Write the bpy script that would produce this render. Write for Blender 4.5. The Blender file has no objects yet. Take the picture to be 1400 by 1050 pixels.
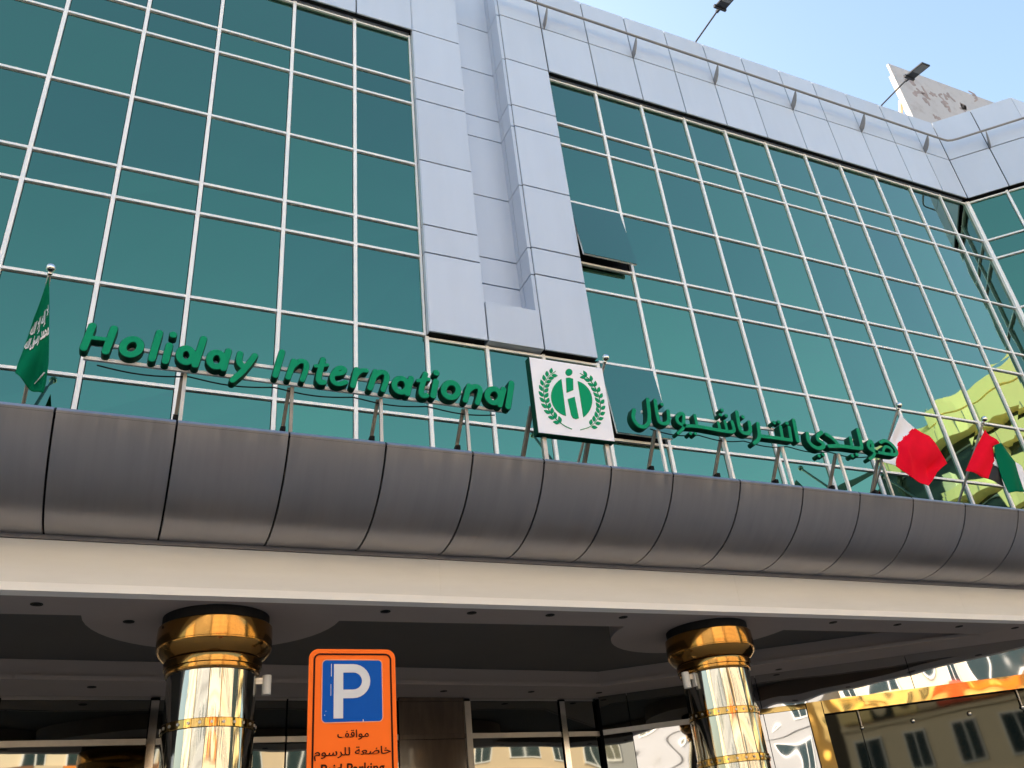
import bpy, bmesh, math, random
import numpy as np
from mathutils import Vector, Matrix
random.seed(7)
R = math.radians
scene = bpy.context.scene
COL = scene.collection

# ------------------------------------------------------------------ camera
cam_data = bpy.data.cameras.new('camera')
cam_data.sensor_width = 36.0
cam_data.lens = 1170.69 / 1400.0 * 36.0
cam_data.clip_start = 0.05
cam_data.clip_end = 2000.0
camera = bpy.data.objects.new('camera', cam_data)
COL.objects.link(camera)
pitch, yaw, roll = R(30.31069), R(26.89657), R(-6.33052)
fwd = Vector((math.sin(yaw)*math.cos(pitch), math.cos(yaw)*math.cos(pitch), math.sin(pitch)))
rgt = Vector((math.cos(yaw), -math.sin(yaw), 0.0))
upv = rgt.cross(fwd)
r2 = rgt*math.cos(roll) + upv*math.sin(roll)
u2 = -rgt*math.sin(roll) + upv*math.cos(roll)
M = Matrix((r2, u2, -fwd)).transposed().to_4x4()
M.translation = Vector((0, 0, 1.6))
camera.matrix_world = M
scene.camera = camera

# ------------------------------------------------------------------ sky, sun, exposure
SUN_EL, SUN_FROM = R(26), Vector((-0.45, 0.89, 0.0)).normalized()
world = bpy.data.worlds.new('World')
scene.world = world
world.use_nodes = True
wn = world.node_tree.nodes
sky = wn.new('ShaderNodeTexSky')
sky.sky_type = 'NISHITA'
sky.sun_disc = False
sky.sun_elevation = SUN_EL
sky.sun_rotation = math.atan2(SUN_FROM.x, SUN_FROM.y)
sky.altitude = 0.0
sky.air_density = 1.5
sky.dust_density = 4.2
sky.ozone_density = 2.0
world.node_tree.links.new(sky.outputs['Color'], wn['Background'].inputs['Color'])
wn['Background'].inputs['Strength'].default_value = 0.15
sun_data = bpy.data.lights.new('sun', 'SUN')
sun_data.energy = 4.0
sun_data.angle = R(0.5)
sun_data.color = (1.0, 0.92, 0.79)
sun = bpy.data.objects.new('sun', sun_data)
COL.objects.link(sun)
sun_dir = Vector((SUN_FROM.x*math.cos(SUN_EL), SUN_FROM.y*math.cos(SUN_EL), math.sin(SUN_EL)))
sun.rotation_euler = sun_dir.to_track_quat('Z', 'Y').to_euler()
sun.location = (-30, 40, 60)
scene.view_settings.view_transform = 'Standard'
scene.view_settings.look = 'None'
scene.view_settings.gamma = 1.0
scene.view_settings.use_curve_mapping = False
scene.view_settings.exposure = 1.55

# ------------------------------------------------------------------ helpers
OFF = {}
def link(o):
    COL.objects.link(o)
    return o
def thing(name, label, cat, loc=(0, 0, 0), group=None):
    o = link(bpy.data.objects.new(name, None))
    o.location = loc
    o.empty_display_size = 0.3
    o['label'] = label
    o['category'] = cat
    if group: o['group'] = group
    OFF[o.name] = Vector(loc)
    return o
def tag(o, label, cat, group=None):
    o['label'] = label
    o['category'] = cat
    if group: o['group'] = group
    return o
def place(name, me, m, parent, kind=None):
    if m is not None:
        if isinstance(m, (list, tuple)):
            for k in m: me.materials.append(k)
        else: me.materials.append(m)
    off = Vector((0, 0, 0))
    if parent is not None: off = OFF[parent.name]
    if off.length > 0: me.transform(Matrix.Translation(-off))
    o = link(bpy.data.objects.new(name, me))
    if parent is not None: o.parent = parent
    OFF[o.name] = off
    if kind: o['kind'] = kind
    return o
def obj(name, bm, m, parent=None, kind=None, smooth=False, bevel=0.0):
    if bevel > 0:
        bmesh.ops.bevel(bm, geom=bm.edges[:], offset=bevel, segments=1, affect='EDGES')
    bmesh.ops.recalc_face_normals(bm, faces=bm.faces[:])
    me = bpy.data.meshes.new(name)
    bm.to_mesh(me); bm.free()
    if smooth:
        for p in me.polygons: p.use_smooth = True
        try: me.set_sharp_from_angle(angle=R(35))
        except Exception: pass
    return place(name, me, m, parent, kind)
def hexa(bm, c):
    v = [bm.verts.new(p) for p in c]
    for f in ((0,1,2,3),(7,6,5,4),(0,4,5,1),(1,5,6,2),(2,6,7,3),(3,7,4,0)):
        bm.faces.new([v[i] for i in f])
def box(bm, x0, x1, y0, y1, z0, z1):
    hexa(bm, [(x0,y0,z0),(x1,y0,z0),(x1,y1,z0),(x0,y1,z0),(x0,y0,z1),(x1,y0,z1),(x1,y1,z1),(x0,y1,z1)])
def B(x0, x1, y0, y1, z0, z1):
    bm = bmesh.new(); box(bm, x0, x1, y0, y1, z0, z1); return bm
def prism(bm, pts, z0, z1):
    lo = [bm.verts.new((x, y, z0)) for x, y in pts]
    hi = [bm.verts.new((x, y, z1)) for x, y in pts]
    n = len(pts)
    bm.faces.new(lo); bm.faces.new(hi)
    for i in range(n):
        bm.faces.new((lo[i], lo[(i+1) % n], hi[(i+1) % n], hi[i]))
def P(pts, z0, z1):
    bm = bmesh.new(); prism(bm, pts, z0, z1); return bm
def tube(bm, pts, rad, n=10, caps=True):
    pts = [Vector(p) for p in pts]
    if not isinstance(rad, (list, tuple)): rad = [rad]*len(pts)
    rings = []
    for i, p in enumerate(pts):
        if i == 0: d = pts[1]-p
        elif i == len(pts)-1: d = p-pts[i-1]
        else: d = (pts[i+1]-p).normalized()+(p-pts[i-1]).normalized()
        d.normalize()
        a = d.cross(Vector((0, 0, 1)))
        if a.length < 1e-3: a = Vector((1, 0, 0))
        a.normalize(); b = d.cross(a)
        rings.append([bm.verts.new(p+(a*math.cos(2*math.pi*k/n)+b*math.sin(2*math.pi*k/n))*rad[i]) for k in range(n)])
    for i in range(len(rings)-1):
        for k in range(n):
            bm.faces.new((rings[i][k], rings[i][(k+1) % n], rings[i+1][(k+1) % n], rings[i+1][k]))
    if caps:
        bm.faces.new(rings[0]); bm.faces.new(rings[-1])
def T(pts, rad, n=10):
    bm = bmesh.new(); tube(bm, pts, rad, n); return bm
def bar(p, q, w, d=None):
    """square section bar between two points"""
    d = d or w
    p, q = Vector(p), Vector(q)
    ax = (q-p).normalized()
    a = ax.cross(Vector((0, 1, 0)))
    if a.length < 1e-3: a = Vector((1, 0, 0))
    a.normalize(); b = ax.cross(a).normalized()
    a *= w/2; b *= d/2
    bm = bmesh.new()
    hexa(bm, [p-a-b, p+a-b, p+a+b, p-a+b, q-a-b, q+a-b, q+a+b, q-a+b])
    return bm
def lathe(prof, cx, cy, n=64, caps=True):
    bm = bmesh.new()
    rings = [[bm.verts.new((cx+r*math.cos(2*math.pi*k/n), cy+r*math.sin(2*math.pi*k/n), z)) for k in range(n)] for r, z in prof]
    for i in range(len(rings)-1):
        for k in range(n):
            bm.faces.new((rings[i][k], rings[i][(k+1) % n], rings[i+1][(k+1) % n], rings[i+1][k]))
    if caps:
        bm.faces.new(rings[0]); bm.faces.new(rings[-1])
    return bm
def ball(c, r, n=14):
    bm = bmesh.new()
    bmesh.ops.create_uvsphere(bm, u_segments=n, v_segments=n//2+1, radius=r)
    bmesh.ops.translate(bm, verts=bm.verts, vec=c)
    return bm
class Frame:
    """a vertical wall line: s runs along it, d out towards the street"""
    def __init__(s, o, u):
        s.o = Vector((o[0], o[1], 0)); s.u = Vector((u[0], u[1], 0)).normalized()
        s.n = Vector((s.u.y, -s.u.x, 0))
    def p(s, a, d, z): 
        q = s.o+s.u*a+s.n*d
        return (q.x, q.y, z)
    def box(s, bm, a0, a1, d0, d1, z0, z1):
        hexa(bm, [s.p(a0,d1,z0), s.p(a1,d1,z0), s.p(a1,d0,z0), s.p(a0,d0,z0), s.p(a0,d1,z1), s.p(a1,d1,z1), s.p(a1,d0,z1), s.p(a0,d0,z1)])
    def B(s, *a):
        bm = bmesh.new(); s.box(bm, *a); return bm

# outline shapes: closed (x, z) loops at depth y, extruded towards the wall
def loops_mesh(loops, y0, y1, bevel=0.0):
    cu = bpy.data.curves.new('outline', 'CURVE')
    cu.dimensions = '2D'; cu.fill_mode = 'BOTH'
    for L in loops:
        s = cu.splines.new('POLY'); s.points.add(len(L)-1)
        for i, (x, z) in enumerate(L): s.points[i].co = (x, z, 0, 1)
        s.use_cyclic_u = True
    cu.extrude = max((y1-y0)/2-bevel, 1e-4)
    cu.bevel_depth = bevel; cu.bevel_resolution = 0; cu.offset = -bevel
    return curve_mesh(cu, y0, y1)
def curve_mesh(cu, y0, y1):
    o = bpy.data.objects.new('outline', cu); COL.objects.link(o)
    dg = bpy.context.evaluated_depsgraph_get()
    me = bpy.data.meshes.new_from_object(o.evaluated_get(dg))
    bpy.data.objects.remove(o); bpy.data.curves.remove(cu)
    me.transform(Matrix(((1,0,0,0),(0,0,-1,(y0+y1)/2),(0,1,0,0),(0,0,0,1))))
    me.materials.clear()
    return me
def stroke_loops(strokes, res):
    """outline of the union of round-ended strokes [(points, half width)]"""
    allp = np.array([p for s, h in strokes for p in s]); hm = max(h for s, h in strokes)
    lo = allp.min(0)-hm-3*res; hi = allp.max(0)+hm+3*res
    nx, nz = int((hi[0]-lo[0])/res)+2, int((hi[1]-lo[1])/res)+2
    gx, gz = np.meshgrid(lo[0]+np.arange(nx)*res, lo[1]+np.arange(nz)*res, indexing='ij')
    F = np.full((nx, nz), 1e3)
    for pts, h in strokes:
        # smooth the path a little
        q = np.array(pts, float)
        if len(q) > 2:
            for _ in range(2):
                closed = np.allclose(q[0], q[-1])
                a = q[:-1]*.75+q[1:]*.25; b = q[:-1]*.25+q[1:]*.75
                n = np.empty((2*len(a), 2)); n[0::2] = a; n[1::2] = b
                q = np.vstack([n, n[:1]]) if closed else np.vstack([q[:1], n, q[-1:]])
        for i in range(len(q)-1):
            d = q[i+1]-q[i]; L = (d*d).sum()
            t = np.clip(((gx-q[i][0])*d[0]+(gz-q[i][1])*d[1])/max(L, 1e-12), 0, 1)
            F = np.minimum(F, np.hypot(gx-q[i][0]-t*d[0], gz-q[i][1]-t*d[1])-h)
    F += 1e-7
    nxt = {}
    def ip(i, j, k, l):
        t = F[i, j]/(F[i, j]-F[k, l])
        return (gx[i, j]+t*(gx[k, l]-gx[i, j]), gz[i, j]+t*(gz[k, l]-gz[i, j]))
    I = F < 0
    act = (I[:-1, :-1] | I[1:, :-1] | I[:-1, 1:] | I[1:, 1:]) & ~(I[:-1, :-1] & I[1:, :-1] & I[:-1, 1:] & I[1:, 1:])
    segs = []
    for i, j in zip(*np.nonzero(act)):
        c = [(i, j), (i+1, j), (i+1, j+1), (i, j+1)]
        ins = [I[a] for a in c]
        cr = []
        for k in range(4):
            a, b = c[k], c[(k+1) % 4]
            if ins[k] != ins[(k+1) % 4]:
                key = (min(a, b), max(a, b)); cr.append((key, ins[k]))
        # walk with the inside on the left
        outs = [k for k, s in cr if s]; inn = [k for k, s in cr if not s]
        for a, b in zip(outs, inn): segs.append((a, b))
    nxt = {}
    for a, b in segs: nxt[a] = b
    loops = []
    while nxt:
        s = next(iter(nxt)); L = []; k = s
        while k in nxt:
            L.append(ip(*k[0], *k[1])); k = nxt.pop(k)
        L = np.array(L)
        if len(L) < 8: continue
        for _ in range(2): L = (np.roll(L, 1, 0)+2*L+np.roll(L, -1, 0))/4
        keep = [0]
        for i in range(1, len(L)-1):
            a = L[i]-L[keep[-1]]; b = L[(i+1) % len(L)]-L[i]
            cr = abs(a[0]*b[1]-a[1]*b[0])/(np.linalg.norm(a)*np.linalg.norm(b)+1e-12)
            if cr > .10 or np.linalg.norm(a) > 12*res: keep.append(i)
        loops.append([tuple(L[i]) for i in keep])
    return loops
def text_mesh(body, y0, y1, shear=0.0, offset=0.0):
    cu = bpy.data.curves.new('lettering', 'FONT')
    cu.body = body; cu.extrude = (y1-y0)/2; cu.shear = shear; cu.offset = offset
    cu.align_x = 'CENTER'; cu.resolution_u = 3
    return curve_mesh(cu, y0, y1)
def fit_text(me, cx, cz, w=None, h=None):
    n = len(me.vertices); co = np.empty(n*3); me.vertices.foreach_get('co', co); co = co.reshape(-1, 3)
    lo, hi = co.min(0), co.max(0)
    sx = w/(hi[0]-lo[0]) if w else h/(hi[2]-lo[2])
    sz = h/(hi[2]-lo[2]) if h else sx
    co[:, 0] = (co[:, 0]-(lo[0]+hi[0])/2)*sx+cx
    co[:, 2] = (co[:, 2]-(lo[2]+hi[2])/2)*sz+cz
    me.vertices.foreach_set('co', co.ravel()); me.update()
    return me

# ------------------------------------------------------------------ materials
def mat(name, col, rough=0.5, metal=0.0, var=0.0, vscale=3.0, stretch=(1,1,1), bump=0.0, bscale=1.0, bdist=0.01, rnd=0.0, rvar=0.0, bdet=0.5, coat=0.0, spec=None, warm=None):
    m = bpy.data.materials.new(name); m.use_nodes = True
    nt = m.node_tree; N = nt.nodes; L = nt.links; b = N['Principled BSDF']
    b.inputs['Base Color'].default_value = (*col, 1)
    b.inputs['Roughness'].default_value = rough
    b.inputs['Metallic'].default_value = metal
    if coat: b.inputs['Coat Weight'].default_value = coat
    if spec is not None: b.inputs['Specular IOR Level'].default_value = spec
    tc = N.new('ShaderNodeTexCoord'); mp = N.new('ShaderNodeMapping')
    mp.inputs['Scale'].default_value = stretch
    L.new(tc.outputs['Object'], mp.inputs['Vector'])
    if var or rvar:
        no = N.new('ShaderNodeTexNoise'); no.inputs['Scale'].default_value = vscale; no.inputs['Detail'].default_value = 6; no.inputs['Roughness'].default_value = .6
        L.new(mp.outputs['Vector'], no.inputs['Vector'])
    cur = None
    if var:
        mx = N.new('ShaderNodeMix'); mx.data_type = 'RGBA'
        a = tuple(max(0, c*(1-var)) for c in col); c2 = warm or tuple(min(1, c*(1+var)) for c in col)
        mx.inputs[6].default_value = (*a, 1); mx.inputs[7].default_value = (*c2, 1)
        L.new(no.outputs['Fac'], mx.inputs[0]); cur = mx.outputs[2]
    if rnd:
        oi = N.new('ShaderNodeObjectInfo'); hs = N.new('ShaderNodeHueSaturation'); hs.inputs['Color'].default_value = (*col, 1)
        mr = N.new('ShaderNodeMapRange'); mr.inputs[3].default_value = 1-rnd; mr.inputs[4].default_value = 1+rnd
        L.new(oi.outputs['Random'], mr.inputs[0]); L.new(mr.outputs[0], hs.inputs['Value'])
        if cur: L.new(cur, hs.inputs['Color'])
        cur = hs.outputs['Color']
    if cur: L.new(cur, b.inputs['Base Color'])
    if rvar:
        mr = N.new('ShaderNodeMapRange'); mr.inputs[1].default_value = .3; mr.inputs[2].default_value = .7
        mr.inputs[3].default_value = rough*(1-rvar); mr.inputs[4].default_value = rough*(1+rvar)
        L.new(no.outputs['Fac'], mr.inputs[0]); L.new(mr.outputs[0], b.inputs['Roughness'])
    if bump:
        n2 = N.new('ShaderNodeTexNoise'); n2.inputs['Scale'].default_value = bscale; n2.inputs['Detail'].default_value = bdet
        bp = N.new('ShaderNodeBump'); bp.inputs['Strength'].default_value = bump; bp.inputs['Distance'].default_value = bdist
        L.new(mp.outputs['Vector'], n2.inputs['Vector']); L.new(n2.outputs['Fac'], bp.inputs['Height']); L.new(bp.outputs['Normal'], b.inputs['Normal'])
    return m
def glass_mat():
    m = bpy.data.materials.new('teal_reflective_glass'); m.use_nodes = True
    nt = m.node_tree; N = nt.nodes; L = nt.links; b = N['Principled BSDF']
    b.inputs['Metallic'].default_value = 1.0; b.inputs['Roughness'].default_value = 0.015
    b.inputs['Coat Weight'].default_value = 0.6; b.inputs['Coat Roughness'].default_value = .01
    tc = N.new('ShaderNodeTexCoord'); oi = N.new('ShaderNodeObjectInfo')
    mx = N.new('ShaderNodeMix'); mx.data_type = 'RGBA'
    mx.inputs[6].default_value = (.056, .208, .132, 1); mx.inputs[7].default_value = (.074, .268, .146, 1)
    L.new(oi.outputs['Random'], mx.inputs[0])
    no = N.new('ShaderNodeTexNoise'); no.inputs['Scale'].default_value = .9; no.inputs['Detail'].default_value = 4
    m2 = N.new('ShaderNodeMix'); m2.data_type = 'RGBA'; m2.blend_type = 'MULTIPLY'; m2.inputs[0].default_value = .35
    L.new(mx.outputs[2], m2.inputs[6]); L.new(no.outputs['Color'], m2.inputs[7])
    g = N.new('ShaderNodeMix'); g.data_type = 'RGBA'; g.inputs[0].default_value = .92
    L.new(m2.outputs[2], g.inputs[6]); L.new(mx.outputs[2], g.inputs[7])
    L.new(g.outputs[2], b.inputs['Base Color'])
    ad = N.new('ShaderNodeVectorMath'); ad.operation = 'ADD'
    cm = N.new('ShaderNodeCombineXYZ'); mu = N.new('ShaderNodeMath'); mu.operation = 'MULTIPLY'; mu.inputs[1].default_value = 37.0
    L.new(oi.outputs['Random'], mu.inputs[0]); L.new(mu.outputs[0], cm.inputs[0]); L.new(mu.outputs[0], cm.inputs[1])
    L.new(tc.outputs['Object'], ad.inputs[0]); L.new(cm.outputs[0], ad.inputs[1])
    n2 = N.new('ShaderNodeTexNoise'); n2.inputs['Scale'].default_value = 1.1; n2.inputs['Detail'].default_value = 0.0
    L.new(ad.outputs[0], n2.inputs['Vector']); L.new(tc.outputs['Object'], no.inputs['Vector'])
    bp = N.new('ShaderNodeBump'); bp.inputs['Strength'].default_value = 1.0; bp.inputs['Distance'].default_value = .0055
    L.new(n2.outputs['Fac'], bp.inputs['Height']); L.new(bp.outputs['Normal'], b.inputs['Normal']); L.new(bp.outputs['Normal'], b.inputs['Coat Normal'])
    return m
GLASS = glass_mat()
ALU = mat('pale_aluminium', (.86, .86, .86), .35, .05, var=.06, vscale=2)
BLACK = mat('black_gasket', (.008, .008, .009), .7, spec=.15)
RAILMAT = mat('grey_rail_paint', (.24, .235, .235), .45, .2, var=.1, vscale=5)
CLAD = mat('silver_cladding', (.525, .585, .69), .55, .18, var=.055, vscale=1.3, stretch=(2.2, 1, .35), rnd=.035)
CANOPY = mat('brushed_grey_metal', (.31, .306, .328), .36, .88, var=.16, vscale=1.6, stretch=(8, .7, .7), rnd=.05, rvar=.22, bump=.25, bscale=1.2, bdist=.01)
FASCIA = mat('off_white_board', (.68, .68, .69), .6, var=.10, vscale=2.2, stretch=(.5, 1, 3))
LIP = mat('lit_lip_white', (.86, .85, .85), .5, var=.05, vscale=2)  # lighter than the board: the lip's brighter light is in the colour
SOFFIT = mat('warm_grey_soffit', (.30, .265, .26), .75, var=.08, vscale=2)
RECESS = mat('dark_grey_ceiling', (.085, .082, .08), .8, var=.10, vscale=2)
BRASS = mat('polished_pale_brass', (.50, .49, .44), .05, 1.0, bump=1.0, bscale=9, bdist=.006, stretch=(1, 1, .07), bdet=1.5)
GOLD = mat('polished_gold', (.36, .19, .052), .13, 1.0, var=.15, vscale=7, bump=.5, bscale=6, bdist=.003)
GOLDBAND = mat('gold_mirror_trim', (.47, .32, .115), .05, 1.0, bump=1.0, bscale=2.2, bdist=.016)
MIRROR = mat('wavy_mirror_steel', (.50, .49, .48), .02, 1.0, bump=1.0, bscale=1.1, bdist=.020)
DARKMIRROR = mat('black_mirror_glass', (.22, .22, .195), .02, 1.0, bump=1.0, bscale=1.0, bdist=.010)
SHOPGLASS = mat('grey_shop_glass', (.017, .019, .017), .03, 1.0, bump=.6, bscale=1.2, bdist=.004, coat=.3)
MARBLE = mat('brown_marble', (.075, .055, .042), .15, .0, var=.5, vscale=3, stretch=(3, 3, .6), coat=.5)
CHROME = mat('chrome', (.75, .74, .72), .12, 1.0)
STEEL = mat('dull_steel', (.42, .40, .38), .4, .8, var=.15, vscale=12)
RUST = mat('weathered_steel', (.29, .27, .245), .6, .5, var=.45, vscale=14)
GREEN = mat('green_sign_face', (.001, .26, .130), .6, var=.06, vscale=6, spec=.12)
GREENSIDE = mat('dark_green_sign_side', (.002, .050, .030), .6, var=.08, vscale=6, spec=.12)
WHITESIGN = mat('white_sign_face', (.83, .84, .93), .4, var=.02, vscale=4)
EMBGREEN = mat('emblem_green', (.0, .29, .13), .6, spec=.1)
FLAGGREEN = mat('green_flag_cloth', (.001, .135, .066), .8, var=.08, vscale=8, spec=.05)
WHITECLOTH = mat('white_flag_cloth', (.80, .80, .85), .8, var=.03, vscale=8, spec=.1)
REDCLOTH = mat('red_flag_cloth', (.78, .006, .026), .8, var=.08, vscale=6, spec=.04)
BLACKCLOTH = mat('black_flag_cloth', (.012, .012, .014), .8)
LAMPBODY = mat('dark_lamp_body', (.03, .03, .034), .45, .2)
LAMPFACE = mat('grey_solar_face', (.20, .21, .22), .3, var=.15, vscale=9)
ORANGE = mat('orange_sign', (1.0, .165, .016), .55, var=.03, vscale=5, spec=.12)
SIGNBLACK = mat('sign_print_dark', (.022, .004, .002), .6, spec=.1)
SIGNBLUE = mat('sign_blue', (.0, .080, .40), .55, var=.10, vscale=9, stretch=(4, 1, .7), spec=.12)
SIGNWHITE = mat('sign_white', (.60, .61, .64), .5, var=.03, vscale=9)
LIGHTBODY = mat('pale_lamp_paint', (.55, .54, .52), .5)
ASPHALT = mat('asphalt', (.055, .054, .052), .85, var=.25, vscale=5, bump=.4, bscale=40, bdist=.01)
PAVE = mat('pale_paving', (.40, .36, .31), .8, var=.12, vscale=1.5)
KERB = mat('kerb_concrete', (.42, .41, .39), .8, var=.1, vscale=4)
PAINT = mat('road_paint', (.78, .77, .72), .7, var=.1, vscale=6)
SAND = mat('sandy_ground', (.40, .34, .26), .9, var=.15, vscale=.5)
YELLOW = mat('yellow_render', (.95, .74, .36), .8, var=.05, vscale=.8)
CREAM = mat('cream_render', (.78, .66, .48), .8, var=.06, vscale=.6)
SHADEDWHITE = mat('white_render_shaded', (.34, .34, .35), .8, var=.05, vscale=.6)  # white wall greyed down, its shaded look put into the colour
TAN = mat('tan_render', (.66, .52, .36), .8, var=.06, vscale=.6)
WINDOW = mat('dark_window', (.03, .05, .055), .06, .0, spec=.8)
SLATE = mat('dark_band_glass', (.03, .04, .035), .08, .0, spec=.7)
ORANGEAD = mat('orange_shop_board', (.85, .25, .03), .6)
REDBOARD = mat('red_shop_board', (.70, .08, .02), .6)
BROWN = mat('brown_shop_board', (.22, .10, .045), .6)
def stained_mat():
    m = mat('stained_white_board', (.50, .49, .515), .7, var=.04, vscale=.8)
    nt = m.node_tree; N = nt.nodes; L = nt.links; b = N['Principled BSDF']
    src = b.inputs['Base Color'].links[0].from_socket
    tc = N.new('ShaderNodeTexCoord'); no = N.new('ShaderNodeTexNoise'); no.inputs['Scale'].default_value = 1.4; no.inputs['Detail'].default_value = 8; no.inputs['Roughness'].default_value = .7
    L.new(tc.outputs['Object'], no.inputs['Vector'])
    rp = N.new('ShaderNodeMapRange'); rp.inputs[1].default_value = .52; rp.inputs[2].default_value = .66; rp.inputs[4].default_value = .32
    L.new(no.outputs['Fac'], rp.inputs[0])
    mx = N.new('ShaderNodeMix'); mx.data_type = 'RGBA'; mx.inputs[7].default_value = (.24, .19, .18, 1)
    L.new(rp.outputs[0], mx.inputs[0]); L.new(src, mx.inputs[6]); L.new(mx.outputs[2], b.inputs['Base Color'])
    return m
STAINED = stained_mat()
GHOST = mat('faded_lettering_stain', (.35, .29, .29), .8, var=.4, vscale=3)

HOLIDAY=[[([(-0.4315, 5.6567), (-0.463, 5.4448)], 0.0305), ([(-0.2777, 5.6578), (-0.3096, 5.4391)], 0.0309), ([(-0.4387, 5.5459), (-0.2921, 5.5505)], 0.0201)], [([(-0.0775, 5.5585), (-0.0702, 5.5321), (-0.0726, 5.5026), (-0.0843, 5.4746), (-0.1034, 5.4524), (-0.1269, 5.4393), (-0.1513, 5.4371), (-0.173, 5.4462), (-0.1887, 5.4651), (-0.1961, 5.4911), (-0.194, 5.5203), (-0.1827, 5.5483), (-0.1638, 5.5709), (-0.1402, 5.5844), (-0.1154, 5.5869), (-0.0934, 5.5778), (-0.0775, 5.5585)], 0.03)], [([(0.0517, 5.6781), (0.0224, 5.4275)], 0.0305)], [([(0.1369, 5.5711), (0.1216, 5.4221)], 0.0306), ([(0.1548, 5.6786), (0.155, 5.6772)], 0.0313)], [([(0.3102, 5.5416), (0.3193, 5.5179), (0.3206, 5.4918), (0.314, 5.4674), (0.3006, 5.4482), (0.2824, 5.4373), (0.2622, 5.4361), (0.243, 5.4449), (0.2277, 5.4623), (0.2186, 5.4857), (0.2171, 5.5116), (0.2234, 5.5361), (0.2367, 5.5555), (0.255, 5.5667), (0.2754, 5.5681), (0.2948, 5.5592), (0.3102, 5.5416)], 0.0297), ([(0.3874, 5.6806), (0.3443, 5.4228)], 0.0301)], [([(0.5467, 5.5408), (0.5557, 5.5162), (0.5564, 5.4891), (0.5487, 5.4635), (0.5339, 5.4434), (0.5143, 5.4317), (0.4928, 5.4303), (0.4726, 5.4392), (0.4569, 5.4571), (0.4478, 5.4813), (0.4469, 5.5083), (0.4543, 5.5339), (0.4689, 5.5543), (0.4886, 5.5662), (0.5103, 5.5679), (0.5307, 5.5589), (0.5467, 5.5408)], 0.0291), ([(0.5882, 5.5955), (0.5614, 5.4245)], 0.0293)], [([(0.6815, 5.5856), (0.6728, 5.5029), (0.7159, 5.4605)], 0.0283), ([(0.7997, 5.5855), (0.718, 5.4256), (0.6386, 5.3257)], 0.0281)]]
INTERNATIONAL=[[([(1.0182, 5.659), (0.9724, 5.4232)], 0.0289)], [([(1.1179, 5.5853), (1.0769, 5.4193)], 0.0273), ([(1.1014, 5.5172), (1.1584, 5.5958), (1.2185, 5.5981), (1.2295, 5.5378), (1.1951, 5.4154)], 0.0259)], [([(1.365, 5.6413), (1.3236, 5.4462), (1.3433, 5.4084), (1.375, 5.4168)], 0.0278), ([(1.302, 5.5664), (1.4013, 5.5938)], 0.0193)], [([(1.4509, 5.507), (1.5401, 5.5342), (1.558, 5.5771), (1.512, 5.5888), (1.4635, 5.543), (1.4399, 5.4715), (1.4614, 5.4224), (1.5066, 5.4143), (1.5616, 5.445)], 0.0247)], [([(1.6571, 5.5871), (1.6237, 5.4206)], 0.0285), ([(1.647, 5.5224), (1.6971, 5.5877), (1.744, 5.5913)], 0.0235)], [([(1.8265, 5.5927), (1.7756, 5.4205)], 0.0289), ([(1.8054, 5.5316), (1.8657, 5.6008), (1.9201, 5.5958), (1.9326, 5.5435), (1.891, 5.4185)], 0.0274)], [([(2.1083, 5.5305), (2.116, 5.5046), (2.1143, 5.4764), (2.1035, 5.4501), (2.0853, 5.4298), (2.0626, 5.4185), (2.0386, 5.4178), (2.0172, 5.4279), (2.0014, 5.4471), (1.9936, 5.4726), (1.995, 5.5006), (2.0055, 5.527), (2.0236, 5.5475), (2.0464, 5.5592), (2.0706, 5.5601), (2.0923, 5.55), (2.1083, 5.5305)], 0.0286), ([(2.1511, 5.5731), (2.1105, 5.4123)], 0.0297)], [([(2.288, 5.6416), (2.2314, 5.4432), (2.2525, 5.4057), (2.2881, 5.4185)], 0.0281), ([(2.2136, 5.5591), (2.3176, 5.5907)], 0.0208)], [([(2.3847, 5.5772), (2.35, 5.4234)], 0.0303), ([(2.3933, 5.6701), (2.3932, 5.6681)], 0.0328)], [([(2.5907, 5.5566), (2.598, 5.5283), (2.594, 5.4969), (2.5794, 5.4672), (2.5566, 5.4438), (2.5291, 5.4301), (2.501, 5.4281), (2.4765, 5.4381), (2.4593, 5.4585), (2.4519, 5.4864), (2.4556, 5.5175), (2.4697, 5.5472), (2.4923, 5.571), (2.52, 5.5851), (2.5485, 5.5873), (2.5733, 5.5773), (2.5907, 5.5566)], 0.0307)], [([(2.7068, 5.5778), (2.6566, 5.42)], 0.0291), ([(2.6839, 5.5186), (2.7537, 5.5848), (2.8093, 5.5809), (2.8161, 5.5278), (2.773, 5.4087)], 0.0274)], [([(3.0071, 5.5524), (3.014, 5.5252), (3.0103, 5.4956), (2.9969, 5.4681), (2.9757, 5.4468), (2.95, 5.4349), (2.9238, 5.4341), (2.9009, 5.4446), (2.8848, 5.4648), (2.8778, 5.4915), (2.8812, 5.5209), (2.8943, 5.5485), (2.9154, 5.5702), (2.9411, 5.5824), (2.9677, 5.5834), (2.9909, 5.5728), (3.0071, 5.5524)], 0.0308), ([(3.0524, 5.5924), (2.9976, 5.4198)], 0.03)], [([(3.1414, 5.6712), (3.08, 5.4111)], 0.0323)]]
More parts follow.
